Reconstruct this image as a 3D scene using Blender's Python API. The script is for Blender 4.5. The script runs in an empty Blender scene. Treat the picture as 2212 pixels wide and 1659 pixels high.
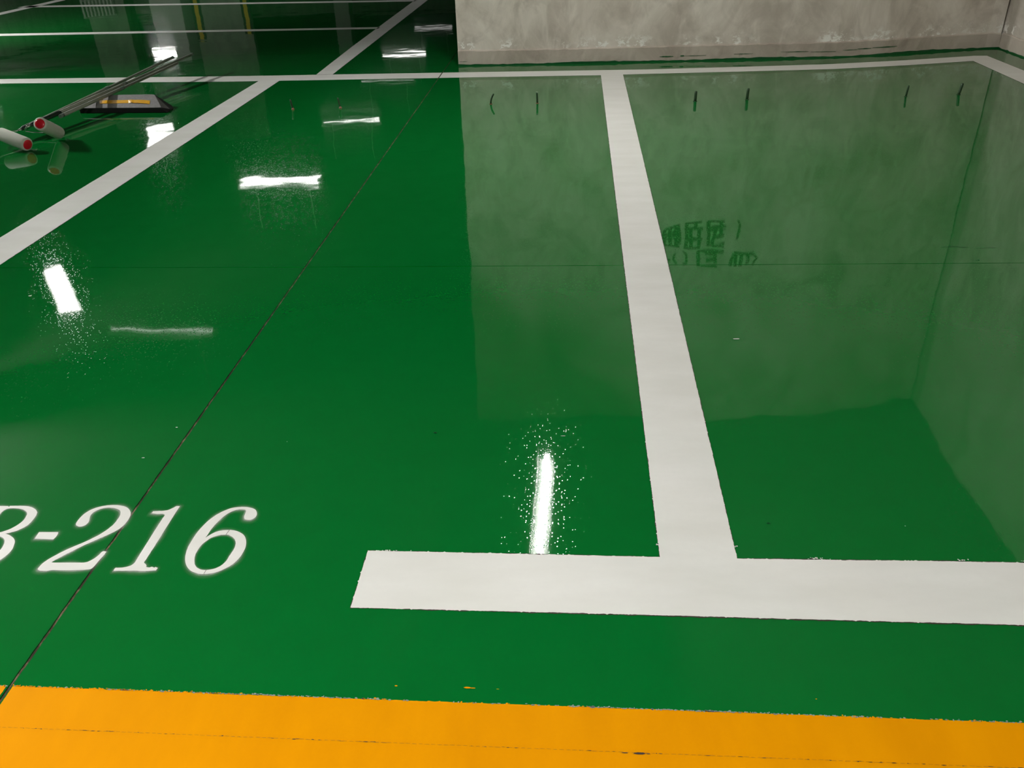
import bpy, bmesh, math, random
from mathutils import Vector, Matrix
from mathutils.geometry import tessellate_polygon

random.seed(11)
sc = bpy.context.scene
COL = sc.collection

# ------------------------------------------------------------------ camera, world, exposure
cam_data = bpy.data.cameras.new('camera')
cam = bpy.data.objects.new('camera', cam_data)
COL.objects.link(cam)
rot = Matrix(((0.997457, -0.009635, 0.070621), (0.06571, 0.508136, -0.858766), (-0.027611, 0.861223, 0.507477)))
# columns: right, up, backwards (hand-held phone, slightly rolled, looking down 30 degrees)
cam.matrix_world = Matrix.Translation((0, 0, 1.15)) @ rot.to_4x4()
cam_data.lens = 29.7335
cam_data.sensor_width = 36.0
cam_data.sensor_fit = 'HORIZONTAL'
cam_data.clip_start = 0.02
cam_data.clip_end = 200
sc.camera = cam

world = bpy.data.worlds.new('garage_air')
sc.world = world
world.use_nodes = True
world.node_tree.nodes['Background'].inputs[0].default_value = (0.5, 0.55, 0.5, 1)
world.node_tree.nodes['Background'].inputs[1].default_value = 0.002

sc.view_settings.view_transform = 'Standard'
sc.view_settings.look = 'None'
sc.view_settings.gamma = 1.0
sc.view_settings.use_curve_mapping = False
sc.view_settings.exposure = 0.0
sc.cycles.use_denoising = True
sc.cycles.max_bounces = 8
sc.cycles.blur_glossy = 0.0
sc.cycles.sample_clamp_indirect = 6.0

# lamps of the garage: position of the tube centre, heading (degrees from the x axis), radiance, kind
LAMPS = [
    # label, (x, y), heading, length, radiance, height
    ('white batten lamp with lit tube hanging lengthwise over the middle bay', (-0.181, 4.47), 90, 1.06, 430.0, 2.40),
    ('bright batten lamp hanging askew over the far-left bay beyond the paint rollers', (-5.39, 7.88), -54, 1.30, 28.0, 2.40),
    ('dim crosswise batten lamp, first of the row left of the empty bay', (-3.93, 7.01), -2, 1.02, 2.0, 2.40),
    ('broad crosswise lamp glowing brightly, second of the row past the bays', (-4.19, 11.70), 0, 1.14, 8.0, 2.40),
    ('crosswise batten lamp glowing weakly, third of the row past the bays', (-4.02, 15.34), 14, 1.00, 6.0, 2.40),
    ('faint crosswise batten lamp, fourth of the row past the bays', (-4.05, 18.95), 0, 1.15, 1.5, 2.40),
    ('crosswise batten lamp, fifth of the row deep in the dark hall', (-4.28, 22.28), -4, 1.10, 8.0, 2.40),
    ('last crosswise batten lamp of the row near the end wall', (-4.18, 26.63), -6, 1.12, 1.2, 2.40),
    ('short batten lamp before the whitewashed far pillar', (-10.75, 22.9), -8, 0.70, 130.0, 2.40),
    ('wide panel lamp standing out brightly beyond the wheel stop', (-7.05, 14.15), -66, 1.50, 5.0, 2.40),
    ('batten lamp far out on the left of the dark hall', (-17.0, 24.0), 0, 1.20, 260.0, 2.40),  # fill added out of view so the hall mirrors greyer in the floor
    ('batten lamp above the driving aisle, on the side of the bay number', (-0.95, 0.10), 90, 1.20, 690.0, 2.40),
    ('batten lamp above the driving aisle, on the side of the right wall', (1.9, 0.9), 90, 1.20, 25.0, 2.40),  # fill added out of view for the right wall
    ('batten lamp above the far-left bays, outside the picture, throwing the long pole shadows', (-7.1, 6.15), 90, 1.00, 4000.0, 2.40),
]


# ------------------------------------------------------------------ helpers
def put(o, parent=None, name=None):
    COL.objects.link(o)
    if parent is not None:
        o.parent = parent
    return o


def tag(o, label=None, cat=None, kind=None, group=None):
    if label: o['label'] = label
    if cat: o['category'] = cat
    if kind: o['kind'] = kind
    if group: o['group'] = group
    return o


def root(name, loc, label=None, cat=None, kind=None, group=None):
    o = bpy.data.objects.new(name, None)
    o.empty_display_size = 0.1
    o.location = loc
    COL.objects.link(o)
    return tag(o, label, cat, kind, group)


def mk(name, verts, faces, mat, parent=None, smooth=False):
    """one mesh object from world coordinates"""
    off = Vector((0, 0, 0))
    p = parent
    while p is not None:
        off += Vector(p.location)
        p = p.parent
    me = bpy.data.meshes.new(name)
    me.from_pydata([Vector(v) - off for v in verts], [], faces)
    me.materials.append(mat)
    if smooth:
        for f in me.polygons:
            f.use_smooth = True
    me.update()
    o = bpy.data.objects.new(name, me)
    return put(o, parent)


def mk_bm(name, bm, mat, parent=None, smooth=False):
    bm.verts.ensure_lookup_table(); bm.verts.index_update()
    v = [x.co.copy() for x in bm.verts]
    f = [[q.index for q in x.verts] for x in bm.faces]
    bm.free()
    return mk(name, v, f, mat, parent, smooth)


def box_geo(c, s, rz=0.0):
    x, y, z = s[0] / 2, s[1] / 2, s[2] / 2
    R = Matrix.Rotation(rz, 3, 'Z')
    v = [Vector(c) + R @ Vector(q) for q in
         [(-x, -y, -z), (x, -y, -z), (x, y, -z), (-x, y, -z), (-x, -y, z), (x, -y, z), (x, y, z), (-x, y, z)]]
    f = [(0, 3, 2, 1), (4, 5, 6, 7), (0, 1, 5, 4), (1, 2, 6, 5), (2, 3, 7, 6), (3, 0, 4, 7)]
    return v, f


def add_box(name, c, s, mat, parent=None, rz=0.0, bevel=0.0):
    v, f = box_geo(c, s, rz)
    if bevel:
        bm = bmesh.new()
        bv = [bm.verts.new(q) for q in v]
        for q in f: bm.faces.new([bv[i] for i in q])
        bmesh.ops.bevel(bm, geom=bm.edges[:], offset=bevel, segments=2, affect='EDGES', profile=0.6)
        return mk_bm(name, bm, mat, parent)
    return mk(name, v, f, mat, parent)


def frame_of(d):
    d = Vector(d).normalized()
    a = Vector((0, 0, 1)) if abs(d.z) < 0.9 else Vector((1, 0, 0))
    u = d.cross(a).normalized()
    return u, d.cross(u).normalized()


def tube_geo(pts, r, n=12, radii=None):
    pts = [Vector(q) for q in pts]
    V, F = [], []
    m = len(pts)
    u = w = None
    for i, q in enumerate(pts):
        d = (pts[min(i + 1, m - 1)] - pts[max(i - 1, 0)]).normalized()
        if u is None:
            u, w = frame_of(d)
        else:
            u = (u - d * u.dot(d)).normalized(); w = d.cross(u).normalized()
        rr = radii[i] if radii else r
        for k in range(n):
            t = 2 * math.pi * k / n
            V.append(q + (u * math.cos(t) + w * math.sin(t)) * rr)
    for i in range(m - 1):
        for k in range(n):
            a, b = i * n + k, i * n + (k + 1) % n
            F.append((a, b, b + n, a + n))
    F.append(tuple(reversed(range(n))))
    F.append(tuple(range((m - 1) * n, m * n)))
    return V, F


def tube(name, pts, r, mat, parent=None, n=12, radii=None, smooth=True):
    V, F = tube_geo(pts, r, n, radii)
    o = mk(name, V, F, mat, parent, smooth)
    for f in o.data.polygons:
        if len(f.vertices) > 4: f.use_smooth = False
    return o


def lathe(name, a, b, prof, mat, parent=None, n=28):
    """profile = [(fraction along axis in metres from a, radius)]"""
    a, b = Vector(a), Vector(b)
    d = (b - a).normalized()
    u, w = frame_of(d)
    V, F = [], []
    for (t, r) in prof:
        for k in range(n):
            th = 2 * math.pi * k / n
            V.append(a + d * t + (u * math.cos(th) + w * math.sin(th)) * r)
    for i in range(len(prof) - 1):
        for k in range(n):
            p, q = i * n + k, i * n + (k + 1) % n
            F.append((p, q, q + n, p + n))
    F.append(tuple(reversed(range(n))))
    F.append(tuple(range((len(prof) - 1) * n, len(prof) * n)))
    o = mk(name, V, F, mat, parent, True)
    return o


def catmull(pts, k=4, closed=True):
    out = []
    n = len(pts)
    for i in range(n if closed else n - 1):
        p0, p1, p2, p3 = (Vector(pts[j % n]) if closed else Vector(pts[max(0, min(n - 1, j))]) for j in (i - 1, i, i + 1, i + 2))
        # keep sharp corners sharp
        c1 = (p1 - p0).normalized().dot((p2 - p1).normalized()) if (p1 - p0).length > 1e-9 else 1
        c2 = (p2 - p1).normalized().dot((p3 - p2).normalized()) if (p3 - p2).length > 1e-9 else 1
        m1 = (p2 - p0) * 0.5 if c1 > 0.45 else (p2 - p1)
        m2 = (p3 - p1) * 0.5 if c2 > 0.45 else (p2 - p1)
        # limit tangent
        L = (p2 - p1).length
        if m1.length > 1.3 * L: m1 = m1.normalized() * 1.3 * L
        if m2.length > 1.3 * L: m2 = m2.normalized() * 1.3 * L
        for s in range(k):
            t = s / k
            h00 = 2 * t**3 - 3 * t**2 + 1; h10 = t**3 - 2 * t**2 + t
            h01 = -2 * t**3 + 3 * t**2; h11 = t**3 - t**2
            out.append(p1 * h00 + m1 * h10 + p2 * h01 + m2 * h11)
    if not closed: out.append(Vector(pts[-1]))
    return out


# ------------------------------------------------------------------ materials
class NT:
    def __init__(self, name):
        self.m = bpy.data.materials.new(name)
        self.m.use_nodes = True
        self.t = self.m.node_tree
        self.b = self.t.nodes['Principled BSDF']
        self.out = self.t.nodes['Material Output']

    def n(self, typ, **kw):
        x = self.t.nodes.new(typ)
        for k, v in kw.items():
            setattr(x, k, v)
        return x

    def l(self, a, b):
        self.t.links.new(a, b)

    def pos(self):
        return self.n('ShaderNodeNewGeometry').outputs['Position']

    def mapping(self, vec, scale):
        x = self.n('ShaderNodeMapping')
        x.inputs['Scale'].default_value = scale
        self.l(vec, x.inputs['Vector'])
        return x.outputs[0]

    def noise(self, vec, scale, detail=4, rough=0.55, dist=0.0):
        x = self.n('ShaderNodeTexNoise')
        x.inputs['Scale'].default_value = scale
        x.inputs['Detail'].default_value = detail
        x.inputs['Roughness'].default_value = rough
        x.inputs['Distortion'].default_value = dist
        self.l(vec, x.inputs['Vector'])
        return x.outputs['Fac']

    def math(self, op, a, b=None, c=None, clamp=False):
        x = self.n('ShaderNodeMath', operation=op)
        x.use_clamp = clamp
        for i, v in enumerate((a, b, c)):
            if v is None: continue
            if isinstance(v, (int, float)): x.inputs[i].default_value = v
            else: self.l(v, x.inputs[i])
        return x.outputs[0]

    def ramp(self, fac, stops):
        x = self.n('ShaderNodeValToRGB')
        e = x.color_ramp.elements
        while len(e) > 1: e.remove(e[-1])
        e[0].position, e[0].color = stops[0][0], (*stops[0][1], 1)
        for p, c in stops[1:]:
            q = e.new(p); q.color = (*c, 1)
        self.l(fac, x.inputs[0])
        return x.outputs[0]

    def range(self, v, a, b, c=0.0, d=1.0):
        x = self.n('ShaderNodeMapRange')
        x.inputs[1].default_value, x.inputs[2].default_value = a, b
        x.inputs[3].default_value, x.inputs[4].default_value = c, d
        self.l(v, x.inputs[0])
        return x.outputs[0]

    def mix(self, fac, a, b):
        x = self.n('ShaderNodeMix', data_type='RGBA')
        if isinstance(fac, (int, float)): x.inputs[0].default_value = fac
        else: self.l(fac, x.inputs[0])
        for i, v in ((6, a), (7, b)):
            if isinstance(v, tuple): x.inputs[i].default_value = (*v, 1)
            else: self.l(v, x.inputs[i])
        return x.outputs[2]

    def set(self, **kw):
        for k, v in kw.items():
            s = self.b.inputs[k.replace('_', ' ')]
            if isinstance(v, (int, float)): s.default_value = v
            elif isinstance(v, tuple): s.default_value = (*v, 1)
            else: self.l(v, s)
        return self

    def bump(self, h, dist=1.0, strength=1.0, normal=None):
        x = self.n('ShaderNodeBump')
        x.inputs['Strength'].default_value = strength
        x.inputs['Distance'].default_value = dist
        self.l(h, x.inputs['Height'])
        if normal is not None: self.l(normal, x.inputs['Normal'])
        return x.outputs[0]


def plain(name, col, rough=0.5, metal=0.0, var=0.08, scale=40.0, spec=0.5):
    t = NT(name)
    f = t.noise(t.pos(), scale, 3)
    t.set(Base_Color=t.mix(f, tuple(c * (1 - var) for c in col), tuple(min(1, c * (1 + var)) for c in col)),
          Roughness=rough, Metallic=metal)
    t.b.inputs['Specular IOR Level'].default_value = spec
    return t.m


def coat_bump(t, P, peel, sparkle, wave):
    """surface relief of rolled epoxy: metres of height"""
    w1 = t.noise(P, 1.6, 1.0, 0.4)
    w2 = t.noise(P, 7.0, 1.0, 0.4)
    wv = t.math('ADD', t.math('MULTIPLY', w1, wave * 6.4), t.math('MULTIPLY', w2, wave))
    o = t.noise(P, 150.0, 1.0, 0.5)
    h = t.math('ADD', wv, t.math('MULTIPLY', o, peel))
    if sparkle:
        # tiny sunken and raised dots, most of them shallow
        v = t.n('ShaderNodeTexVoronoi')
        v.inputs['Scale'].default_value = 170.0
        t.l(P, v.inputs['Vector'])
        d2 = t.math('MULTIPLY', t.math('MULTIPLY', v.outputs['Distance'], v.outputs['Distance']), 5.5)
        q = t.math('SUBTRACT', 1.0, d2, clamp=True)
        dome = t.math('MULTIPLY', t.math('MULTIPLY', q, q), sparkle)
        sel = t.n('ShaderNodeSeparateColor')
        t.l(v.outputs['Color'], sel.inputs[0])
        amp = t.math('POWER', sel.outputs[0], 3.6)
        h = t.math('ADD', h, t.math('MULTIPLY', dome, amp))
    return t.bump(h)


def epoxy():
    t = NT('green_epoxy')
    P = t.pos()
    f = t.noise(P, 1.3, 3)
    g = t.noise(P, 14.0, 4)
    c = t.mix(f, (0.0006, 0.120, 0.0165), (0.0010, 0.137, 0.0215))
    c = t.mix(t.range(g, 0.35, 0.75, 0.0, 0.35), c, (0.0010, 0.108, 0.016))
    t.set(Base_Color=c, Roughness=0.028, IOR=1.5, Normal=coat_bump(t, P, 6.0e-6, 1.15e-4, 4.0e-4))
    return t.m


def white_paint():
    t = NT('white_marking_paint')
    P = t.pos()
    f = t.noise(t.mapping(P, (1.0, 3.0, 1.0)), 3.0, 5)
    g = t.noise(P, 60.0, 3)
    c = t.mix(t.range(f, 0.3, 0.7), (0.66, 0.655, 0.615), (0.74, 0.735, 0.705))
    c = t.mix(t.range(g, 0.45, 0.8, 0, 0.25), c, (0.66, 0.655, 0.63))
    t.set(Base_Color=c, Roughness=0.42, IOR=1.45, Normal=coat_bump(t, P, 1.2e-5, 4e-5, 2e-5))
    t.b.inputs['Specular IOR Level'].default_value = 0.35
    return t.m


def yellow_paint():
    t = NT('yellow_marking_paint')
    P = t.pos()
    f = t.noise(t.mapping(P, (1.0, 0.35, 1.0)), 9.0, 5)
    c = t.mix(t.range(f, 0.3, 0.75), (0.76, 0.295, 0.0003), (0.66, 0.245, 0.0003))
    t.set(Base_Color=c, Roughness=0.5, Normal=coat_bump(t, P, 1.2e-5, 3e-5, 2e-5))
    t.b.inputs['Specular IOR Level'].default_value = 0.02
    return t.m


def joint_fill():
    t = NT('joint_filler')
    P = t.pos()
    f = t.noise(t.mapping(P, (1.0, 0.25, 1.0)), 90.0, 5, 0.7)
    c = t.ramp(f, [(0.32, (0.008, 0.005, 0.002)), (0.5, (0.035, 0.022, 0.010)), (0.62, (0.19, 0.15, 0.09)), (0.75, (0.26, 0.23, 0.16))])
    t.set(Base_Color=c, Roughness=0.8)
    return t.m


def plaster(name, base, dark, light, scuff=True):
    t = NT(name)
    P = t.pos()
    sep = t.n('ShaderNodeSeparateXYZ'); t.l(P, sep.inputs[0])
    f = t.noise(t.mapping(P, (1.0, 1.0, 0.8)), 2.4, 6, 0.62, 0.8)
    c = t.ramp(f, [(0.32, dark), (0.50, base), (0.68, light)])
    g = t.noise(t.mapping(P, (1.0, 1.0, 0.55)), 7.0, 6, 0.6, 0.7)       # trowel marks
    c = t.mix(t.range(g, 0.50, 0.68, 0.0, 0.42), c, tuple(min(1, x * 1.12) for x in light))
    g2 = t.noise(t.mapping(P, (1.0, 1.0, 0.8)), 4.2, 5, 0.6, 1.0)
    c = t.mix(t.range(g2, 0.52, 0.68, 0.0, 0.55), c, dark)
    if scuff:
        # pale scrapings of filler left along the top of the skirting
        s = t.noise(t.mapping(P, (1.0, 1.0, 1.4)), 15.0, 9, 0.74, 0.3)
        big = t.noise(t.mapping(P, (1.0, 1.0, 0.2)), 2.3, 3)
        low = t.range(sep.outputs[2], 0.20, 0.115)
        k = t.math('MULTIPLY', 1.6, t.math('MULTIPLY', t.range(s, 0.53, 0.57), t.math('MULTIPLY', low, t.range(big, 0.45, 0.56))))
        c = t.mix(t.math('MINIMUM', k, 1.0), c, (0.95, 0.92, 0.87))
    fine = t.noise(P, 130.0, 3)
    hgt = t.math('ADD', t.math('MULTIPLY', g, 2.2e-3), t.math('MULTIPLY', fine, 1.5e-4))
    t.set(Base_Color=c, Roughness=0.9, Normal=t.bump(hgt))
    t.b.inputs['Specular IOR Level'].default_value = 0.2
    return t.m


def emitter(name, strength, col=(1.0, 0.985, 0.95)):
    t = NT(name)
    t.set(Base_Color=(0.8, 0.8, 0.8), Emission_Color=col, Emission_Strength=strength)
    return t.m


def mist_paint():
    """soft overspray around the stencilled characters; fades with the painted-on vertex weight"""
    t = NT('overspray')
    a = t.n('ShaderNodeAttribute'); a.attribute_name = 'spray'
    P = t.pos()
    g = t.noise(P, 900.0, 2)
    k = t.math('MULTIPLY', t.math('POWER', a.outputs['Fac'], 1.3), t.range(g, 0.3, 0.6, 0.45, 0.9))
    t.set(Base_Color=(0.66, 0.68, 0.62), Roughness=0.35, Alpha=k)
    return t.m


M_GREEN = epoxy()
M_WHITE = white_paint()
M_YELLOW = yellow_paint()
M_JOINT = joint_fill()
M_MIST = mist_paint()
M_EDGE = plain('old_paint_edge', (0.030, 0.016, 0.012), 0.7, var=0.5, scale=300)
M_CHIP = plain('chipped_primer', (0.26, 0.29, 0.27), 0.6, var=0.5, scale=500)
M_GREENFLAT = plain('flat_dark_green', (0.001, 0.085, 0.018), 0.35, var=0.3, scale=60)
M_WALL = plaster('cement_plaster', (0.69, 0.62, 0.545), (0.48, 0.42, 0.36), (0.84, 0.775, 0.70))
M_WALLR = plaster('dimmed_cement_plaster', (0.50, 0.45, 0.39), (0.36, 0.315, 0.27), (0.62, 0.57, 0.51))  # the wall plaster in a darker copy, so the right wall looks less lit
M_SKIRT = plaster('skirting_mortar', (0.52, 0.455, 0.39), (0.38, 0.32, 0.27), (0.58, 0.515, 0.45), scuff=False)
M_DARKWALL = plaster('hall_concrete', (0.34, 0.325, 0.30), (0.25, 0.24, 0.22), (0.40, 0.38, 0.35), scuff=False)
M_CEIL = plain('ceiling_concrete', (0.17, 0.165, 0.155), 0.95, var=0.25, scale=3)
M_RED = plain('red_wall_paint', (0.085, 0.028, 0.003), 0.7, var=0.3, scale=30)
M_RUBBER = None
M_TAPE = plain('yellow_reflective_tape', (0.85, 0.44, 0.03), 0.28, var=0.12, scale=70)
M_NAP = None
M_CAP = plain('red_plastic_cap', (0.62, 0.008, 0.022), 0.25, var=0.08)
M_CHROME = plain('chromed_wire', (0.75, 0.76, 0.76), 0.12, 1.0, var=0.03)
M_GRIP = plain('dark_plastic_grip', (0.010, 0.022, 0.014), 0.4, var=0.2)
M_POLE = plain('grey_metal_pole', (0.29, 0.31, 0.25), 0.40, 0.1, var=0.1, scale=25, spec=0.35)
M_POLECAP = plain('grey_plastic_cap', (0.15, 0.19, 0.16), 0.5)
M_PIN = plain('painted_steel_pin', (0.012, 0.040, 0.011), 0.5, var=0.4, scale=200)
M_COPPER = plain('bare_red_sleeve', (0.20, 0.06, 0.035), 0.5, var=0.3, scale=200)
M_LAMPBODY = plain('white_lamp_steel', (0.72, 0.72, 0.70), 0.4, var=0.02)
M_GUARDY = plain('yellow_guard_rubber', (0.78, 0.50, 0.02), 0.5)
M_GUARDB = plain('black_guard_rubber', (0.02, 0.02, 0.02), 0.6)
M_PALEPILLAR = plain('white_limewash', (0.75, 0.74, 0.70), 0.8, var=0.06, scale=2)
M_STEELGREY = plain('grey_louvre_steel', (0.55, 0.55, 0.52), 0.4, var=0.05)


def nap():
    t = NT('white_roller_nap')
    P = t.pos()
    f = t.noise(P, 500.0, 3)
    t.set(Base_Color=t.mix(f, (0.50, 0.515, 0.43), (0.64, 0.66, 0.57)), Roughness=0.85, Normal=t.bump(f, 0.0012))
    t.b.inputs['Sheen Weight'].default_value = 0.3
    return t.m


M_NAP = nap()


def rubber():
    """black rubber, its upward faces painted paler to stand for the light on them"""
    t = NT('lit_top_black_rubber')
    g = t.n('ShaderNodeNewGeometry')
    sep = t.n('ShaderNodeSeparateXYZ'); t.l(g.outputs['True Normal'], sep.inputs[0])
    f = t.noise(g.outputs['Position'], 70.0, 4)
    k = t.math('MULTIPLY', t.range(sep.outputs[2], 0.80, 0.92), t.range(f, 0.25, 0.7, 0.7, 1.0))  # mask by upward normal: the lit tone is put into the colour
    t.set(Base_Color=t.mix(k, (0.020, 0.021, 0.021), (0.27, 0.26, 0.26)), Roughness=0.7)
    t.b.inputs['Specular IOR Level'].default_value = 0.25
    return t.m


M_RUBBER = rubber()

GLYPHS = {
    'dash': [[(-1.1203,1.3102),(-1.0805,1.3120),(-1.0777,1.3098),(-1.0754,1.2989),(-1.0765,1.2906),(-1.0780,1.2886),(-1.1179,1.2896),(-1.1194,1.3004)]],
    'B': [[(-1.3139,1.3914),(-1.2794,1.3924),(-1.2390,1.3937),(-1.2359,1.3905),(-1.2350,1.3943),(-1.2120,1.3954),(-1.1976,1.3950),(-1.1850,1.3921),(-1.1727,1.3859),(-1.1624,1.3765),(-1.1584,1.3677),(-1.1567,1.3581),(-1.1561,1.3423),(-1.1584,1.3297),(-1.1651,1.3194),(-1.1730,1.3115),(-1.1849,1.3050),(-1.1909,1.3028),(-1.1822,1.3005),(-1.1729,1.2956),(-1.1638,1.2891),(-1.1565,1.2812),(-1.1515,1.2710),(-1.1473,1.2581),(-1.1467,1.2451),(-1.1494,1.2329),(-1.1534,1.2229),(-1.1587,1.2151),(-1.1683,1.2064),(-1.1796,1.2005),(-1.1944,1.1986),(-1.2276,1.1974),(-1.2599,1.1963),(-1.2615,1.2031),(-1.2554,1.2075),(-1.2540,1.2159),(-1.2588,1.2369),(-1.2761,1.3027),(-1.2918,1.3602),(-1.2998,1.3762),(-1.3104,1.3824)],
        [(-1.2325,1.3857),(-1.2110,1.3863),(-1.1995,1.3834),(-1.1893,1.3780),(-1.1819,1.3710),(-1.1785,1.3614),(-1.1765,1.3479),(-1.1785,1.3369),(-1.1830,1.3266),(-1.1900,1.3171),(-1.1972,1.3115),(-1.2048,1.3066),(-1.2146,1.3055),(-1.2285,1.3058),(-1.2334,1.3272),(-1.2401,1.3643),(-1.2399,1.3781)],
        [(-1.2241,1.2938),(-1.2082,1.2951),(-1.1970,1.2940),(-1.1886,1.2905),(-1.1815,1.2848),(-1.1766,1.2775),(-1.1733,1.2688),(-1.1712,1.2587),(-1.1714,1.2522),(-1.1721,1.2385),(-1.1762,1.2270),(-1.1841,1.2156),(-1.1934,1.2097),(-1.2041,1.2107),(-1.2085,1.2175),(-1.2151,1.2485)]],
    '2': [[(-1.0533,1.3367),(-1.0558,1.3445),(-1.0563,1.3557),(-1.0542,1.3703),(-1.0481,1.3836),(-1.0380,1.3939),(-1.0240,1.4010),(-1.0082,1.4045),(-0.9928,1.4045),(-0.9782,1.4016),(-0.9669,1.3961),(-0.9582,1.3881),(-0.9515,1.3785),(-0.9479,1.3672),(-0.9467,1.3544),(-0.9476,1.3417),(-0.9511,1.3291),(-0.9587,1.3164),(-0.9696,1.3046),(-0.9825,1.2928),(-0.9949,1.2803),(-1.0068,1.2674),(-1.0163,1.2560),(-1.0257,1.2449),(-1.0339,1.2338),(-1.0399,1.2262),(-1.0433,1.2204),(-1.0344,1.2199),(-1.0126,1.2207),(-0.9879,1.2216),(-0.9752,1.2224),(-0.9671,1.2263),(-0.9605,1.2350),(-0.9565,1.2451),(-0.9547,1.2538),(-0.9516,1.2568),(-0.9454,1.2556),(-0.9455,1.2455),(-0.9477,1.2298),(-0.9492,1.2129),(-0.9524,1.2045),(-0.9626,1.2021),(-0.9815,1.2000),(-1.0057,1.1987),(-1.0285,1.1983),(-1.0391,1.1959),(-1.0513,1.1961),(-1.0596,1.1992),(-1.0608,1.2075),(-1.0601,1.2152),(-1.0574,1.2230),(-1.0519,1.2332),(-1.0437,1.2442),(-1.0326,1.2577),(-1.0205,1.2698),(-1.0079,1.2814),(-0.9973,1.2930),(-0.9882,1.3039),(-0.9801,1.3172),(-0.9747,1.3298),(-0.9714,1.3425),(-0.9709,1.3568),(-0.9714,1.3681),(-0.9747,1.3794),(-0.9807,1.3874),(-0.9890,1.3921),(-0.9990,1.3948),(-1.0101,1.3951),(-1.0210,1.3927),(-1.0300,1.3867),(-1.0355,1.3783),(-1.0366,1.3676),(-1.0338,1.3580),(-1.0311,1.3517),(-1.0299,1.3422),(-1.0333,1.3342),(-1.0409,1.3305),(-1.0486,1.3329)]],
    '1': [[(-0.9052,1.3798),(-0.9049,1.3863),(-0.8974,1.3873),(-0.8851,1.3885),(-0.8746,1.3913),(-0.8675,1.3972),(-0.8625,1.4031),(-0.8593,1.4056),(-0.8528,1.4054),(-0.8529,1.3928),(-0.8530,1.3679),(-0.8528,1.3429),(-0.8526,1.3184),(-0.8524,1.2945),(-0.8522,1.2712),(-0.8527,1.2498),(-0.8527,1.2343),(-0.8527,1.2267),(-0.8471,1.2221),(-0.8428,1.2168),(-0.8438,1.2147),(-0.8361,1.2129),(-0.8313,1.2151),(-0.8253,1.2126),(-0.8234,1.2150),(-0.8178,1.2122),(-0.8186,1.2052),(-0.8320,1.2036),(-0.8460,1.2024),(-0.8609,1.2030),(-0.8798,1.2019),(-0.9038,1.2010),(-0.9045,1.2064),(-0.9032,1.2098),(-0.8918,1.2106),(-0.8823,1.2133),(-0.8755,1.2176),(-0.8719,1.2246),(-0.8718,1.2350),(-0.8723,1.2491),(-0.8727,1.2719),(-0.8731,1.2953),(-0.8736,1.3192),(-0.8737,1.3430),(-0.8738,1.3625),(-0.8734,1.3736),(-0.8777,1.3775),(-0.8838,1.3781),(-0.8942,1.3778)]],
    '6': [[(-0.6951,1.3679),(-0.6985,1.3762),(-0.6992,1.3829),(-0.6999,1.3913),(-0.7025,1.3972),(-0.7088,1.3992),(-0.7174,1.3985),(-0.7262,1.3948),(-0.7337,1.3877),(-0.7410,1.3773),(-0.7468,1.3629),(-0.7511,1.3480),(-0.7541,1.3300),(-0.7550,1.3156),(-0.7564,1.3053),(-0.7502,1.3142),(-0.7425,1.3224),(-0.7336,1.3275),(-0.7216,1.3303),(-0.7088,1.3307),(-0.6956,1.3271),(-0.6849,1.3211),(-0.6763,1.3135),(-0.6694,1.3028),(-0.6652,1.2920),(-0.6620,1.2784),(-0.6615,1.2648),(-0.6626,1.2513),(-0.6664,1.2387),(-0.6722,1.2261),(-0.6800,1.2165),(-0.6900,1.2076),(-0.7019,1.2015),(-0.7152,1.1989),(-0.7273,1.1987),(-0.7389,1.2022),(-0.7500,1.2082),(-0.7609,1.2186),(-0.7692,1.2314),(-0.7751,1.2444),(-0.7790,1.2592),(-0.7815,1.2742),(-0.7819,1.2911),(-0.7813,1.3084),(-0.7796,1.3259),(-0.7762,1.3422),(-0.7714,1.3580),(-0.7647,1.3724),(-0.7562,1.3853),(-0.7456,1.3959),(-0.7347,1.4031),(-0.7214,1.4064),(-0.7071,1.4074),(-0.6953,1.4055),(-0.6857,1.4020),(-0.6785,1.3954),(-0.6737,1.3862),(-0.6723,1.3770),(-0.6745,1.3703),(-0.6804,1.3651),(-0.6879,1.3645)],
        [(-0.7141,1.3157),(-0.7054,1.3125),(-0.6966,1.3057),(-0.6899,1.2974),(-0.6861,1.2882),(-0.6839,1.2761),(-0.6848,1.2640),(-0.6862,1.2505),(-0.6871,1.2387),(-0.6910,1.2269),(-0.6980,1.2180),(-0.7072,1.2126),(-0.7185,1.2101),(-0.7291,1.2111),(-0.7394,1.2165),(-0.7469,1.2249),(-0.7519,1.2349),(-0.7561,1.2480),(-0.7577,1.2599),(-0.7573,1.2720),(-0.7554,1.2835),(-0.7509,1.2938),(-0.7442,1.3041),(-0.7359,1.3107),(-0.7266,1.3146)]],
}

# ------------------------------------------------------------------ room shell
floor = add_box('floor', (-7.2, 14.0, -0.103), (21.6, 44.0, 0.2), M_JOINT)
tag(floor, 'glossy green epoxy garage floor cut by saw joints', kind='structure')

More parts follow.
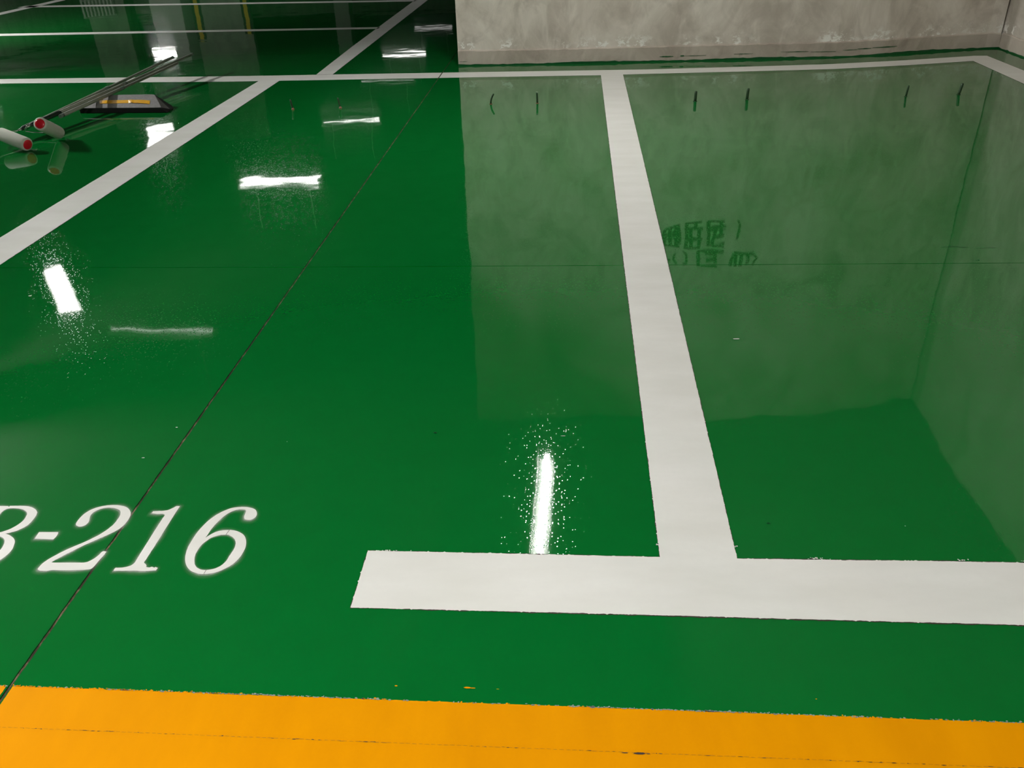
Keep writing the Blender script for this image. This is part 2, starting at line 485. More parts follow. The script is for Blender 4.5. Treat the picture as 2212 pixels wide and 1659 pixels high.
XJ = lambda y: -0.9475 - 0.0012 * y           # long saw joint through the bay number
YJ = lambda x: 2.764 + 0.0145 * x             # hairline joint across the bays
cols = [(lambda y: -18.0, 0), (lambda y: -7.4, .0015), (XJ, .0030), (lambda y: 3.6, 0)]
rows = [(lambda x: -8.0, 0), (lambda x: 0.838, .0003), (YJ, .0018), (lambda x: 7.27, .0012), (lambda x: 14.0, .0012), (lambda x: 36.0, 0)]
for i in range(len(cols) - 1):
    for j in range(len(rows) - 1):
        (xa, ga), (xb, gb) = cols[i], cols[i + 1]
        (ya, ha), (yb, hb) = rows[j], rows[j + 1]
        q = []
        for (fx, gx, fy, hy) in ((xa, ga, ya, ha), (xb, -gb, ya, ha), (xb, -gb, yb, -hb), (xa, ga, yb, -hb)):
            x = fx(0); y = fy(max(-3, min(4, x))); x = fx(y)
            q.append((x + gx, y + hy))
        # saw-cut edges wander by a fraction of a millimetre where they are near the viewer
        loop = []
        for a in range(4):
            p0, p1 = Vector(q[a]), Vector(q[(a + 1) % 4])
            nseg = 160 if a in (1, 3) and (p1 - p0).length < 9 else 60
            nrm = Vector((-(p1 - p0).y, (p1 - p0).x)).normalized()
            for s in range(nseg):
                loop.append(p0.lerp(p1, s / nseg) + nrm * (random.uniform(-.0006, .0006) if s else 0))
        n = len(loop)
        V = [(p.x, p.y, 0.0) for p in loop] + [(p.x, p.y, -0.0028) for p in loop]
        F = [tuple(range(n))] + [(k, k + n, (k + 1) % n + n, (k + 1) % n) for k in range(n)]
        mk('floor_slab', V, F, M_GREEN, floor)

# back wall (bows slightly towards the corner), right wall, ceiling, hall walls
OFF = -0.045
BASE = [(-0.868, 6.655), (-0.20, 6.655), (0.54, 6.683), (1.14, 6.706), (1.90, 6.740), (2.25, 6.798), (2.62, 6.905), (3.06, 6.995), (3.16, 7.0)]
BASE = [(x, y + OFF) for x, y in BASE]
RB = [(3.160, 6.955), (3.168, 6.5), (3.172, 3.0), (3.172, -8.0)]
HC = 3.12


def wall_from(path, thick, name, z1, mat, side, z0=0.0, nz=10):
    """vertical wall following a plan polyline; side = direction of the thickness"""
    V, F = [], []
    n = len(path)
    for (x, y) in path:
        for k in range(nz + 1): V.append((x, y, z0 + (z1 - z0) * k / nz))
    back = [(x + side[0] * thick, y + side[1] * thick) for x, y in path]
    for (x, y) in back:
        V.append((x, y, z0)); V.append((x, y, z1))
    m = nz + 1
    for i in range(n - 1):
        for k in range(nz):
            F.append((i * m + k, (i + 1) * m + k, (i + 1) * m + k + 1, i * m + k + 1))
    B = n * m
    for i in range(n - 1):
        F.append((B + 2 * i, B + 2 * i + 1, B + 2 * i + 3, B + 2 * i + 2))
        F.append((i * m + nz, (i + 1) * m + nz, B + 2 * i + 3, B + 2 * i + 1))
    F.append(tuple([0] + list(range(1, m)) + [B + 1, B]))
    e = (n - 1) * m
    F.append(tuple([e + k for k in range(nz, -1, -1)] + [B + 2 * (n - 1), B + 2 * (n - 1) + 1]))
    o = mk(name, V, F, mat)
    return tag(o, kind='structure')


wb = wall_from([(x, y + 0.011) for x, y in BASE], 0.24, 'wall_back', HC, M_WALL, (0, 1))
tag(wb, 'patchy grey cement wall behind the parking bays')
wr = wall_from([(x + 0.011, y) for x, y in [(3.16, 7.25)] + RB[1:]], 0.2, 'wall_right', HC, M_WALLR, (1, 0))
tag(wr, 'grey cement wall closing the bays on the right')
tag(add_box('wall_end', (-7.2, 36.1, 1.4), (21.6, 0.2, 3.3), M_DARKWALL), 'dark end wall of the hall', kind='structure')
tag(add_box('wall_left', (-18.1, 14.0, 1.4), (0.2, 44.0, 3.3), M_DARKWALL), 'dark left wall of the hall', kind='structure')
tag(add_box('wall_front', (-7.2, -8.1, 1.4), (21.6, 0.2, 3.3), M_DARKWALL), 'dark wall across the driving aisle', kind='structure')
tag(add_box('wall_hall_right', (2.5, 21.8, 1.4), (0.2, 28.6, 3.3), M_DARKWALL), 'dark side wall of the hall behind the cement wall', kind='structure')
tag(add_box('ceiling', (-7.2, 14.0, HC + 0.1), (21.6, 44.0, 0.2), M_CEIL), 'bare concrete garage ceiling', kind='structure')


def skirting(path, name, label, inward, h):
    pts = []
    for i in range(len(path) - 1):
        a, b = Vector(path[i]), Vector(path[i + 1])
        n = max(1, int((b - a).length / 0.03))
        for s in range(n): pts.append(a.lerp(b, s / n))
    pts.append(Vector(path[-1]))
    inw = Vector(inward)
    V, F = [], []
    for p in pts:
        jz = random.gauss(0, 0.0016); jt = random.uniform(-.002, .002)
        out = p - inw * 0.0
        bk = p - inw * 0.016
        V += [(out.x, out.y, 0), (out.x + inw.x * jt, out.y + inw.y * jt, h * 0.5),
              (out.x - inw.x * 0.001, out.y - inw.y * 0.001, h - 0.006 + jz), (out.x - inw.x * .006, out.y - inw.y * .006, h + jz),
              (bk.x, bk.y, h + jz + 0.002), (bk.x, bk.y, 0)]
    k = 6
    for i in range(len(pts) - 1):
        for j in range(k):
            F.append((i * k + j, (i + 1) * k + j, (i + 1) * k + (j + 1) % k, i * k + (j + 1) % k))
    F.append(tuple(range(k))); F.append(tuple(reversed(range((len(pts) - 1) * k, len(pts) * k))))
    o = tag(mk(name, V, F, M_SKIRT), label, kind='structure')
    # ragged dark green strip along the foot of the skirting
    V, F = [], []
    for p in pts:
        hh = 0.012 + random.gauss(0, 0.0014) + 0.003 * math.sin(p.x * 5 + p.y * 3)
        q = p + inw * 0.0012
        V += [(q.x, q.y, 0), (q.x, q.y, hh)]
    for i in range(len(pts) - 1): F.append((2 * i, 2 * i + 2, 2 * i + 3, 2 * i + 1))
    mk('foot_strip', V, F, M_GREENFLAT, o)['label'] = 'ragged dark green strip along the foot of the skirting'
    return o, pts


sk, skp = skirting(BASE, 'baseboard_back', 'low mortar skirting along the grey cement wall', (0, -1), 0.107)
sk2, _ = skirting(RB, 'baseboard_right', 'low mortar skirting along the right wall', (-1, 0), 0.107)
# brushed green dashes on the skirting
for (x0, x1, z, th) in [(0.62, 0.72, 0.036, .007), (0.77, 0.80, 0.038, .008), (0.80, 0.96, 0.037, .0025), (1.16, 1.30, .041, .003),
                        (1.50, 1.70, .047, .004), (1.72, 1.90, .042, .003), (2.06, 2.16, .052, .005), (2.17, 2.36, .056, .006), (1.95, 2.06, .048, .003), (-0.86, -0.80, 0.03, .002)]:
    V, F = [], []
    ys = lambda x: next(a[1] + (b[1] - a[1]) * (x - a[0]) / (b[0] - a[0]) for a, b in zip(BASE, BASE[1:]) if a[0] <= x <= b[0])
    n = 9
    for s in range(n):
        x = x0 + (x1 - x0) * s / (n - 1)
        t = th * (0.25 + 0.9 * math.sin(math.pi * (s + .3) / n)) * random.uniform(.6, 1.2)
        y = ys(x) - 0.0032
        V += [(x, y, z - t / 2), (x, y, z + t / 2 + random.uniform(0, .001))]
    for s in range(n - 1): F.append((2 * s, 2 * s + 2, 2 * s + 3, 2 * s + 1))
    mk('paint_streak', V, F, M_GREENFLAT, sk)

# red brush writing high on the back wall, seen only mirrored in the floor
WRITING = [[[0.744, 1.32], [0.831, 1.299]], [[0.751, 1.32], [0.745, 1.436]], [[0.791, 1.313], [0.8, 1.444]], [[0.829, 1.277], [0.848, 1.444]], [[0.74, 1.371], [0.862, 1.357]], [[0.741, 1.436], [0.875, 1.437]], [[0.856, 1.27], [0.873, 1.415]], [[0.909, 1.264], [1.043, 1.25]], [[0.922, 1.256], [0.93, 1.444]], [[0.996, 1.257], [0.994, 1.314]], [[0.927, 1.321], [1.056, 1.321]], [[0.956, 1.335], [0.971, 1.444]], [[1.023, 1.328], [1.032, 1.444]], [[0.919, 1.386], [1.055, 1.386]], [[0.909, 1.444], [1.047, 1.452]], [[1.09, 1.25], [1.114, 1.445]], [[1.083, 1.25], [1.224, 1.247]], [[1.197, 1.25], [1.204, 1.387]], [[1.11, 1.321], [1.237, 1.308]], [[1.136, 1.386], [1.229, 1.372]], [[1.148, 1.445], [1.243, 1.438]], [[1.158, 1.329], [1.141, 1.445]], [[1.329, 1.23], [1.349, 1.294], [1.343, 1.358], [1.335, 1.416]], [[0.838, 1.503], [0.828, 1.562], [0.859, 1.611]], [[0.899, 1.488], [0.937, 1.533], [0.941, 1.585], [0.908, 1.611]], [[0.786, 1.555], [0.789, 1.592]], [[1.029, 1.488], [1.242, 1.496]], [[1.036, 1.488], [1.04, 1.615]], [[1.093, 1.511], [1.175, 1.511]], [[1.175, 1.511], [1.182, 1.585]], [[1.097, 1.562], [1.178, 1.548]], [[1.06, 1.611], [1.198, 1.611]], [[1.325, 1.511], [1.3, 1.6]], [[1.338, 1.504], [1.349, 1.607]], [[1.386, 1.511], [1.39, 1.607]], [[1.44, 1.504], [1.443, 1.593]], [[1.488, 1.511], [1.52, 1.548], [1.492, 1.607]], [[1.324, 1.504], [1.488, 1.511]]]


def wall_y(x):
    for a, b in zip(BASE, BASE[1:]):
        if a[0] <= x <= b[0]:
            return a[1] + (b[1] - a[1]) * (x - a[0]) / (b[0] - a[0]) + 0.011
    return BASE[0][1] + .011


V, F = [], []
for st in WRITING:
    pts = catmull([(a, b, 0) for a, b in st], 4, False) if len(st) > 2 else [Vector((*st[0], 0)), Vector((*st[1], 0))]
    w = 0.010 if len(st) > 2 else 0.0145
    b0 = len(V)
    for i, q in enumerate(pts):
        d = (pts[min(i + 1, len(pts) - 1)] - pts[max(i - 1, 0)]).normalized()
        for s in (-1, 1):
            x, z = q.x - d.y * w * s, q.y + d.x * w * s
            V.append((x, wall_y(x) - 0.0015, z))
    for i in range(len(pts) - 1): F.append((b0 + 2 * i, b0 + 2 * i + 2, b0 + 2 * i + 3, b0 + 2 * i + 1))
mk('wall_writing', V, F, M_RED, wb)['label'] = 'dark red brush writing, two rows, with a closing bracket'


# ------------------------------------------------------------------ floor markings
def smooth_noise(n, amp, step=3):
    base = [random.gauss(0, amp) for _ in range(n // step + 3)]
    return [base[i // step] + (base[i // step + 1] - base[i // step]) * (i % step) / step for i in range(n)]


def outline(corners, seg, amp, splat=0.0):
    loop = []
    n = len(corners)
    for i in range(n):
        a, b = Vector(corners[i]), Vector(corners[(i + 1) % n])
        L = (b - a).length
        m = max(1, min(1200, int(L / seg)))
        nrm = Vector((-(b - a).y, (b - a).x)).normalized()
        lo = smooth_noise(m + 2, amp, 4)
        for s in range(m):
            j = lo[s] + random.gauss(0, amp * 0.6)
            if splat and random.random() < splat: j -= random.uniform(.0006, .0022)
            loop.append(a.lerp(b, s / m) + nrm * (j if s else 0))
    return loop


def flat(name, loops, z, mat, parent, label=None):
    V, idx, F = [], [], []
    tri = tessellate_polygon([[Vector((p[0], p[1], 0)) for p in l] for l in loops])
    for l in loops:
        for p in l: V.append((p[0], p[1], z))
    for t in tri:
        a, b, c = (Vector(V[i]) for i in t)
        if (b - a).cross(c - a).z < 0: t = (t[0], t[2], t[1])
        F.append(tuple(t))
    o = mk(name, V, F, mat, parent)
    if label: o['label'] = label
    return o


def marking(name, corners, label, mat=None, seg=0.003, amp=0.00032, splat=0.02, edge=True, grow=0.0010, z=0.0008):
    """paint film with a ragged edge over a thin rim of old paint; corners run anticlockwise"""
    mat = mat or M_WHITE
    o = flat(name, [outline(corners, seg, amp, splat)], z, mat, floor, label)
    if edge:
        c = sum((Vector(q) for q in corners), Vector((0, 0))) / len(corners)
        big = []
        n = len(corners)
        for i in range(n):
            p0, p1, p2 = Vector(corners[i - 1]), Vector(corners[i]), Vector(corners[(i + 1) % n])
            n1 = Vector(((p1 - p0).y, -(p1 - p0).x)).normalized(); n2 = Vector(((p2 - p1).y, -(p2 - p1).x)).normalized()
            big.append(p1 + (n1 + n2) * grow)
        flat('marking_rim', [outline(big, seg, amp * 1.6)], z * 0.5, M_EDGE, o)
    return o


# front line of the bays (towards the aisle), the bay dividers, the back line
marking('bay_front_line', [(-0.407, 1.121), (0.05, 1.1235), (0.676, 1.125), (3.1, 1.135), (3.1, 1.292), (0.76, 1.287), (0.30, 1.2795), (-0.408, 1.278)], 'wide white painted line closing the bay towards the aisle', splat=.05)
marking('bay_divider_line', [(0.1765, 1.268), (0.3265, 1.268), (0.330, 3.0), (0.333, 6.19), (0.180, 6.19), (0.1775, 3.0)], 'white painted divider running to the grey cement wall', z=0.0010)
marking('bay_divider_line', [(-2.108, 1.25), (-2.102, 2.9), (-2.095, 4.6), (-2.095, 6.175), (-2.247, 6.175), (-2.262, 4.6), (-2.275, 2.9), (-2.285, 1.25)], 'white painted divider slanting past the wheel stop', z=0.0010)
marking('bay_divider_line', [(2.772, 1.27), (2.945, 1.27), (2.968, 6.09), (2.958, 6.655), (2.865, 6.662), (2.788, 6.467)], 'white painted divider along the right wall', z=0.0010)
marking('bay_back_line', [(-7.5, 6.245), (-4.22, 6.218), (-2.44, 6.150), (-0.9585, 6.160), (-0.9585, 6.355), (-2.38, 6.352), (-4.326, 6.390), (-7.5, 6.42)], 'white back line of the bays left of the saw joint')
marking('bay_back_line', [(-0.9505, 6.160), (-0.816, 6.163), (0.18, 6.166), (0.347, 6.178), (1.0, 6.208), (1.775, 6.250), (2.3, 6.345), (2.792, 6.466), (2.868, 6.661), (2.35, 6.535), (1.823, 6.440), (1.2, 6.390), (0.518, 6.351), (-0.839, 6.355), (-0.9505, 6.355)], 'white back line bending along the grey cement wall')
marking('hall_bay_line', [(-1.762, 6.36), (-1.762, 11.9), (-1.925, 11.9), (-1.905, 7.6), (-1.885, 6.36)], 'white line leading away into the dark hall')
marking('hall_bay_line', [(-7.0, 8.68), (-1.89, 8.625), (-1.89, 8.745), (-7.0, 8.84)], 'white crosswise line in the dark hall')
marking('hall_bay_line', [(-7.0, 11.13), (-1.9, 10.83), (-1.9, 10.98), (-7.0, 11.30)], 'second white crosswise line deeper in the dark hall')
marking('hall_bay_line', [(-6.78, 9.3), (-6.78, 14.0), (-6.93, 14.0), (-6.93, 9.3)], 'white line on the far left of the dark hall')

# yellow aisle edge with chipped rim, split at the joints
for (xa, xb, ya, yb, lab) in [(-0.9435, 3.1, 0.70, 0.9185, 'wide yellow band along the driving aisle'),
                              (-3.5, -0.9545, 0.70, 0.9185, 'yellow aisle band left of the saw joint')]:
    o = marking('aisle_band', [(xa, ya), (xb, ya), (xb, yb), (xa, yb)], lab, M_YELLOW, amp=0.00035, splat=.02, edge=False)
    if yb > .9:
        # crumbs of primer and yellow along the edge
        for n_, (mat_, nm) in enumerate(((M_CHIP, 'primer_chip'), (M_YELLOW, 'paint_crumb'))):
            V, F = [], []
            x = xa
            while x < min(xb, 1.6):
                dens = 0.5 + 0.5 * math.sin(x * 9.0 + n_ * 2.2) + 0.3 * math.sin(x * 31)
                if x > -3 and random.random() < (0.25 + 0.75 * max(0, dens)) * (0.9 if n_ == 0 else (0.9 if x < -.55 else 0.25)):
                    w = random.uniform(.0008, .0035); hh = random.uniform(.0004, .0022)
                    yy = yb + random.uniform(-.0006, .0010 if random.random() < .8 else .0025)
                    k = len(V)
                    m = 6
                    for s in range(m):
                        a = 2 * math.pi * s / m
                        V.append((x + math.cos(a) * w * random.uniform(.5, 1.1), yy + math.sin(a) * hh * random.uniform(.5, 1.1), 0.0013))
                    F.append(tuple(range(k, k + m)))
                x += random.uniform(.0008, .004)
            e = mk(nm, V, F, mat_, o); e['kind'] = 'stuff'

# dark gaps and a lost flake in the hairline of the yellow band
V, F = [], []
def blob(V, F, x, y, w, h, z=0.0014, m=7):
    k = len(V)
    for s in range(m):
        a = 2 * math.pi * s / m
        V.append((x + math.cos(a) * w * random.uniform(.6, 1.1), y + math.sin(a) * h * random.uniform(.6, 1.1), z))
    F.append(tuple(range(k, k + m)))
for _ in range(60):
    blob(V, F, random.uniform(-.92, .75), 0.838 + random.uniform(-.0006, .0006), random.uniform(.001, .006), random.uniform(.0003, .0009))
for k in range(170):
    blob(V, F, -.93 + .01 * k, 0.838 + random.uniform(-.0003, .0003), .0052, .00022)
for x, w, h in ((0.086, .006, .0012), (0.108, .010, .0022), (0.122, .004, .001)):
    blob(V, F, x, 0.8368, w, h)
e = mk('joint_gap', V, F, M_EDGE, floor); e['kind'] = 'stuff'; e['label'] = 'dark gaps in the hairline joint of the yellow band'

# stray flecks: white crumbs on the line edges, yellow drips, scuffs
V, F = [], []
for x, y, n_, sp in [(0.76, 1.2905, 9, .006), (0.872, 1.292, 6, .004), (0.1765, 1.314, 7, .003), (0.327, 1.315, 6, .003), (0.49, 1.2855, 12, .016), (-0.36, 1.279, 10, .03)]:
    for _ in range(n_): blob(V, F, x + random.gauss(0, sp), y + random.gauss(0, .0013), random.uniform(.0008, .003), random.uniform(.0006, .0022))
for x, y, w, h in [(0.473, 2.213, .012, .0035), (-0.989, 1.714, .004, .002), (-1.016, 1.582, .005, .002), (0.682, 1.389, .0015, .001), (-0.689, 1.658, .001, .001), (-1.829, 2.498, .008, .004), (-0.02, 1.7, .006, .001)]:
    blob(V, F, x, y, w, h)
e = mk('paint_fleck', V, F, M_WHITE, floor); e['kind'] = 'stuff'
V, F = [], []
for x, y, w, h in [(-0.289, 0.947, .003, .0015), (-0.169, 0.948, .008, .0018), (-0.16, .9475, .006, .001), (0.40, .95, .0018, .001), (-0.118, .9475, .003, .0007)]:
    blob(V, F, x, y, w, h)
e = mk('paint_drip', V, F, M_YELLOW, floor); e['kind'] = 'stuff'
V, F = [], []
for x, y, w, h in [(1.34, 2.936, .040, .003), (1.39, 2.93, .03, .0022), (1.47, 2.926, .04, .002), (1.385, 2.815, .006, .006), (-0.333, 1.707, .008, .003), (.405, 1.39, .006, .003)]:
    for _ in range(3): blob(V, F, x + random.gauss(0, w * .4), y + random.gauss(0, h * .3), w * .6, h * .45)
e = mk('scuff_mark', V, F, M_GREENFLAT, floor); e['kind'] = 'stuff'

# stencilled bay number
NAMES = {'B': 'letter B cut off by the left edge', 'dash': 'hyphen of the bay number', '2': 'figure 2 of the bay number', '1': 'figure 1 of the bay number', '6': 'figure 6 of the bay number'}
for k, loops in GLYPHS.items():
    fine = [[Vector((q.x + random.gauss(0, .00012), q.y + random.gauss(0, .00012))) for q in catmull([(a, b, 0) for a, b in l], 4)] for l in loops]
    o = flat('stencil_character', fine, 0.0009, M_WHITE, floor, 'white stencilled ' + NAMES[k])
    # overspray: a ring around every outline whose weight fades outwards
    V, F, W = [], [], []
    for li, l in enumerate(fine):
        l = l[::2]
        n = len(l)
        area = sum(l[i].x * l[(i + 1) % n].y - l[(i + 1) % n].x * l[i].y for i in range(n))
        sg = 1 if area > 0 else -1
        if li > 0: sg = -sg
        rings = [(-0.002, 1.0), (0.0012, .55), (0.0045, .16), (0.011, 0.0)]
        b0 = len(V)
        for i in range(n):
            d = (l[(i + 2) % n] - l[i - 2]).normalized()
            nr = Vector((d.y, -d.x)) * sg
            low = 0.55 + 0.45 * max(0.0, -nr.y) + 0.25 * math.sin(l[i].x * 90 + l[i].y * 60)
            for (r, w) in rings:
                rr = r * (0.55 if li else 1.0) * (0.6 + 0.6 * low)
                V.append((l[i].x + nr.x * rr, l[i].y + nr.y * rr, 0.0005)); W.append(w * min(1, max(0.15, low)))
        for i in range(n):
            for r in range(3):
                a, b = b0 + i * 4 + r, b0 + ((i + 1) % n) * 4 + r
                F.append((a, b, b + 1, a + 1))
    m = mk('overspray', V, F, M_MIST, o)
    at = m.data.attributes.new('spray', 'FLOAT', 'POINT')
    at.data.foreach_set('value', W)
for (a, b) in [((-0.7141, 1.3305), (-0.7165, 1.3157)), ((-0.7178, 1.2101), (-0.7186, 1.1988))]:
    a, b = Vector(a), Vector(b); n = Vector((.0005, 0))
    flat('paint_crack', [[a - n, b - n, b + n, a + n]], 0.0012, M_EDGE, floor)

# ------------------------------------------------------------------ wheel stop
ws = root('wheel_stop', (-2.79, 5.3, 0), 'black rubber wheel stop with a peeling yellow strip under the grey poles', 'wheel stop')
bm = bmesh.new()
for q in [(-3.08, 5.217, 0), (-2.508, 5.205, 0), (-3.078, 5.219, .031), (-2.543, 5.204, .031), (-2.995, 5.37, .077), (-2.645, 5.362, .077),
          (-2.655, 5.374, .076), (-2.985, 5.38, .076), (-2.515, 5.31, 0), (-2.567, 5.402, 0), (-3.03, 5.412, 0), (-3.085, 5.33, 0), (-2.512, 5.25, .012)]:
    bm.verts.new(q)
bmesh.ops.convex_hull(bm, input=bm.verts[:])
bmesh.ops.dissolve_limit(bm, angle_limit=0.02, verts=bm.verts[:], edges=bm.edges[:])
bmesh.ops.bevel(bm, geom=bm.edges[:], offset=0.003, segments=2, affect='EDGES', profile=0.6)
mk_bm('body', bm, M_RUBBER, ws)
kk = (.077 - .031) / (5.366 - 5.211)
zz = lambda y: .031 + kk * (y - 5.211)
V, F = [], []
N = 16
for i in range(N + 1):
    t = i / N
    x0, x1 = -2.979 + (2.979 - 2.646) * t, -2.963 + (2.963 - 2.632) * t
    top = 5.302 - 0.012 * max(0, (t - .6) / .4) + random.uniform(-.0008, .0008); bot = 5.264 - 0.018 * max(0, (t - .6) / .4) + random.uniform(-.001, .001)
    lift = 0.0018 + (0.0035 * math.sin(math.pi * (t - .6) / .4) + .004 * (t - .6) if t > .6 else 0) + (0.003 if abs(t - .6) < .03 else 0)
    for dz in (0, -.0016):
        V += [(x0, top, zz(top) + lift * .6 + dz), (x1, bot, zz(bot) + lift + dz)]
for i in range(N):
    a, b = i * 4, i * 4 + 4
    F += [(a, b, b + 1, a + 1), (a + 2, a + 3, b + 3, b + 2), (a + 1, b + 1, b + 3, a + 3), (a, a + 2, b + 2, b)]
F += [(0, 1, 3, 2), (N * 4, N * 4 + 2, N * 4 + 3, N * 4 + 1)]
mk('reflective_strip', V, F, M_TAPE, ws)['label'] = 'yellow reflective strip peeling at its right end'
V, F = [], []
for x in (-2.70,):
    blob(V, F, x, 5.352, .015, .004, z=zz(5.352) + .0012)
mk('bolt_hole', V, F, M_GUARDB, ws)

# ------------------------------------------------------------------ paint rollers on long poles lying over the stop
def roller(label, low, high, cap_at_high, ferrule, wire, pole, grip, extra=None):
    r = root('paint_roller', (low[0], low[1], 0), label, 'paint roller')
    a, b = Vector(low), Vector(high)
    L = (b - a).length
    R = 0.0355
    cv = lathe('roller_cover', a, b, [(0, .026), (.002, .031), (.006, .0345), (.012, R), (L * .5, R + .0006), (L - .010, R), (L - .004, .0345), (L - .001, .031), (L, .027)], M_NAP, r)
    e, d = (b, (b - a).normalized()) if cap_at_high else (a, (a - b).normalized())
    lathe('end_cap', e - d * .004, e + d, [(0, .0262), (.004, .0262), (.0065, .0245), (.0082, .018), (.0092, .009), (.0096, .001)], M_CAP, cv)['label'] = 'round red plastic end cap'
    tube('wire_frame', catmull([Vector(q) for q in wire], 6, False), .0042, M_CHROME, r, 8)
    g0, g1 = Vector(grip[0]), Vector(grip[1])
    tube('grip', [g0, g0.lerp(g1, .06), g0.lerp(g1, .12), g0.lerp(g1, .5), g0.lerp(g1, .92), g1], .013, M_GRIP, r, 12, radii=[.008, .012, .014, .0125, .014, .012])
    f0 = Vector(ferrule)
    tube('ferrule', [f0, f0.lerp(g0, .5), g0.lerp(g1, .03)], .008, M_CHROME, r, 10, radii=[.006, .009, .0085])
    p0, p1 = Vector(pole[0]), Vector(pole[1])
    tube('pole', [p0, p0.lerp(p1, .44), p0.lerp(p1, .441), p1], .010, M_POLE, r, 14, radii=[.0108, .0108, .0090, .0090])
    tube('pole_cap', [p1 - (p1 - p0).normalized() * .03, p1, p1 + (p1 - p0).normalized() * .006], .0105, M_POLECAP, r, 12, radii=[.0108, .0108, .006])
    tube('pole_collar', [p0.lerp(p1, .42), p0.lerp(p1, .45)], .0125, M_POLECAP, r, 12)
    return r


Pb0, Pb1 = Vector((-3.015, 4.903, .076)), Vector((-2.827, 6.468, .140))
db = (Pb1 - Pb0).normalized()
roller('white paint roller standing slanted, red cap up, its pole ending longest beyond the back line',
       (-2.860, 4.585, .0345), (-2.838, 4.405, .128), True, tuple(Pb0 - db * .30),
       [tuple(Pb0 - db * .30), (-3.075, 4.61, .04), (-3.03, 4.635, .026), (-2.95, 4.625, .024), (-2.880, 4.61, .026), (-2.861, 4.590, .032), (-2.860, 4.585, .0345)],
       (Pb0 - db * .02, Pb1), (Pb0 - db * .27, Pb0))
Pa0, Pa1 = Vector((-3.068, 4.815, .062)), Vector((-2.945, 6.390, .134))
da = (Pa1 - Pa0).normalized()
roller('white paint roller lying low at the left edge, red cap resting on the floor',
       (-3.075, 4.402, .078), (-2.895, 4.334, .0365), True, tuple(Pa0 - da * .24),
       [tuple(Pa0 - da * .24), (-3.12, 4.54, .055), (-3.18, 4.50, .07), (-3.18, 4.43, .085), (-3.12, 4.415, .085), (-3.075, 4.402, .078)],
       (Pa0 - da * .02, Pa1), (Pa0 - da * .21, Pa0))
pc = root('extension_pole', (-3.0, 4.86, 0), 'bare grey telescopic pole lying below the two roller poles', 'pole')
c0, c1 = Vector((-2.988, 4.862, .065)), Vector((-2.830, 6.190, .124))
tube('pole', [c0, c0.lerp(c1, .47), c0.lerp(c1, .471), c1], .0108, M_POLE, pc, 14, radii=[.0108, .0108, .009, .009])
tube('pole_collar', [c0.lerp(c1, .455), c0.lerp(c1, .485)], .0122, M_POLECAP, pc, 12)
tube('pole_cap', [c0 - (c1 - c0).normalized() * .012, c0 + (c1 - c0).normalized() * .02], .0112, M_POLECAP, pc, 12)

# ------------------------------------------------------------------ anchor pins waiting for further wheel stops
PINS = [  # x, y, height, lean x, radius, bend, label
    (-1.730, 5.245, .060, -.008, .0055, 0, 'thin steel pin in a bare red sleeve, nearest the white divider by the wheel stop'),
    (-1.437, 5.265, .062, -.010, .0055, 0, 'thin steel pin in a bare red sleeve, second from the divider by the wheel stop'),
    (-0.512, 5.315, .062, .020, .0055, .006, 'bent thin steel pin just right of the mirrored wall edge'),
    (-0.227, 5.320, .064, -.002, .0060, 0, 'thin upright steel pin with a shiny tip in the middle bay'),
    (0.724, 5.315, .060, .001, .0085, 0, 'stout green painted pin just right of the central divider'),
    (1.036, 5.345, .066, .002, .0088, 0, 'stout green painted pin, second right of the central divider'),
    (1.972, 5.365, .064, .005, .0058, 0, 'slim leaning pin in the right bay near the corner'),
    (2.288, 5.395, .066, .010, .0082, 0, 'dark stout pin in the right bay closest to the right wall'),
]
for (x, y, h, lx, r, bend, lab) in PINS:
    p = root('anchor_pin', (x, y, 0), lab, 'pin', group='anchor pins for wheel stops')
    pts = [Vector((x + lx * t + bend * -math.sin(math.pi * t), y, h * t)) for t in (0, .25, .5, .75, .96, 1.0)]
    tube('shaft', pts, r, M_PIN, p, 12, radii=[r, r, r, r, r * .95, r * .6])
    if x < -1:
        lathe('sleeve', (x, y, 0), (x, y, 1), [(0, .011), (.0015, .0105), (.003, .007), (.010, .0062)], M_COPPER, p, 16)
    else:
        lathe('sleeve', (x, y, 0), (x, y, 1), [(0, r + .0045), (.0015, r + .004), (.003, r + .001)], M_PIN if x > .5 else M_COPPER, p, 16)
    if abs(x + .227) < .01:
        tube('tip', [pts[-1] - Vector((0, 0, .006)), pts[-1] + Vector((0, 0, .003))], .0058, M_CHROME, p, 10)

# ------------------------------------------------------------------ pillars of the dark hall (mirrored in the floor)
def pillar(name, c, w, d, mat, label, rz=0.0, guards=False):
    o = root(name, (c[0], c[1], 0), label, kind='structure')
    add_box('shaft', (c[0], c[1], HC / 2), (w, d, HC), mat, o, rz, bevel=0.01)
    if guards:
        R = Matrix.Rotation(rz, 3, 'Z')
        for sx in (-1, 1):
            q = Vector((c[0], c[1], 0.60)) + R @ Vector((sx * (w / 2 - .07), -d / 2 - .004, 0))
            add_box('corner_guard', q, (.16, .02, 1.2), M_GUARDB, o, rz)
            add_box('guard_stripe', q + R @ Vector((0, -.012, 0)), (.07, .012, 1.19), M_GUARDY, o, rz)
    return o


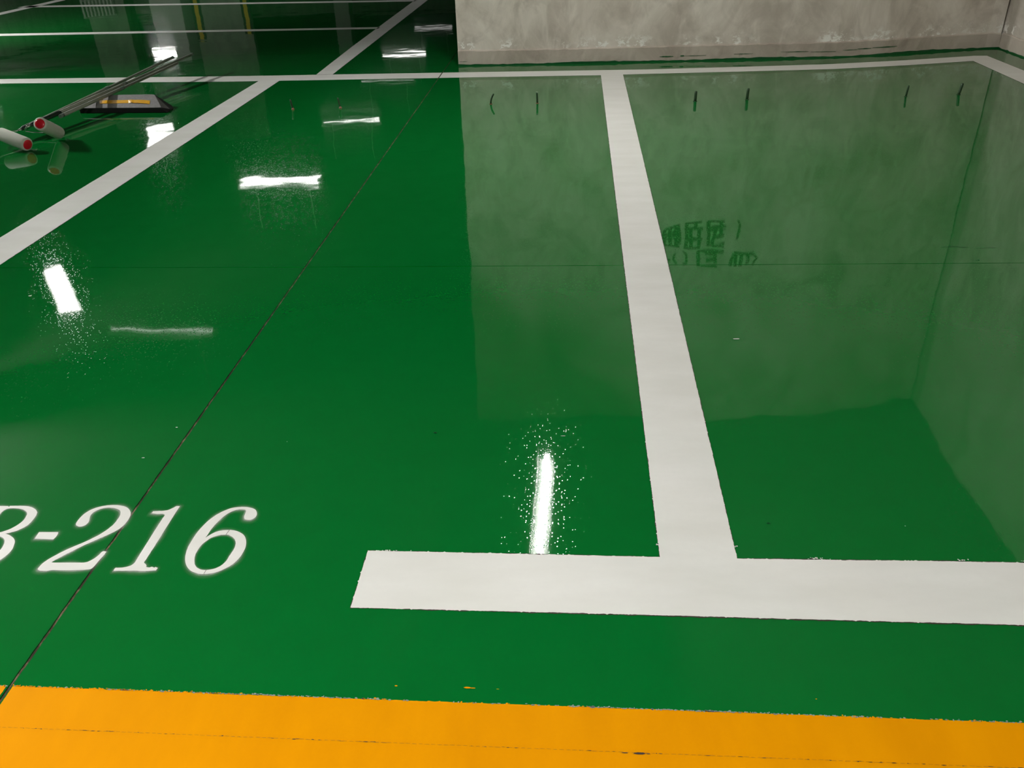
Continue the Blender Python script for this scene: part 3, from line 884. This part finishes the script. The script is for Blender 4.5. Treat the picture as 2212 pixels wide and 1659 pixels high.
pillar('trim_1', (-6.74, 17.2), 1.02, .8, M_DARKWALL, 'square concrete pillar with yellow and black corner guards', 0.3, True)
pillar('trim_2', (-9.25, 17.8), .72, .72, M_DARKWALL, 'plain grey concrete pillar deep in the hall', 0.2)
pillar('trim_3', (-11.7, 26.0), 1.0, .6, M_PALEPILLAR, 'whitewashed pillar lit by the lamps before it', -0.15)
pillar('trim_4', (-6.9, 27.0), .45, .45, M_PALEPILLAR, 'slim grey pillar far down the hall', 0.0)
tag(pillar('trim_5', (-6.15, 6.60), .62, .80, M_DARKWALL, 'unseen concrete pillar added on the left to shade the floor behind it'))  # unseen blocker, added to keep the left lamp off the floor behind
lv = root('louvre_panel', (-9.2, 17.2, 0), 'pale upright louvre panel standing at the foot of the plain grey pillar', 'panel')
for k in range(9):
    for (z0, z1) in ((.06, .50), (.55, .80)):
        add_box('slat', (-9.52 + .068 * k, 17.22 + .012 * k, (z0 + z1) / 2), (.030, .03, z1 - z0), M_PALEPILLAR, lv, .2)
for z in (.05, .525, .815):
    add_box('rail', (-9.248, 17.30, z), (.64, .02, .035), M_STEELGREY, lv, .18)

# ------------------------------------------------------------------ lamps
def lamp(label, xy, ang, L, strength, z):
    x, y = xy
    o = root('batten_lamp', (x, y, z), label, 'lamp', group='hanging batten lamps')
    a = math.radians(ang)
    d = Vector((math.cos(a), math.sin(a), 0)); nrm = Vector((-d.y, d.x, 0))
    c = Vector((x, y, z))
    W = .11
    panel = 0.0                    # lamps with a flat lit diffuser instead of a bare tube
    for key, w_ in (('panel', .42), ('askew', .16), ('broad', .26)):
        if key in label: W, panel = w_ + .05, w_
    if 'lengthwise' in label:      # added shield plate on one side keeps its light off the left bays
        add_box('light_shield', c + nrm * .062 + Vector((0, 0, -.022)), (L + .05, .004, .11), M_LAMPBODY, o, a)
    add_box('housing', c + Vector((0, 0, .055)), (L + .06, W, .05), M_LAMPBODY, o, a, bevel=.004)
    em = emitter('lit_tube', strength)
    if panel:
        add_box('diffuser', c + Vector((0, 0, .018)), (L, panel, .024), em, o, a, bevel=.005)
        for s in (-1, 1):
            add_box('end_plate', c + d * s * (L / 2 + .016) + Vector((0, 0, .022)), (.016, panel + .02, .05), M_LAMPBODY, o, a)
    else:
        tube('tube', [c - d * L / 2, c + d * L / 2], .0135, em, o, 12)
        for s in (-1, 1):
            add_box('tube_holder', c + d * s * (L / 2 + .012) + Vector((0, 0, .012)), (.022, .034, .06), M_LAMPBODY, o, a)
    for s in (-1, 1):
        q = c + d * s * L * .35
        tube('hanger', [q + Vector((0, 0, .078)), (q.x, q.y, HC)], .004, M_STEELGREY, o, 6)
    return o


for args in LAMPS: lamp(*args)
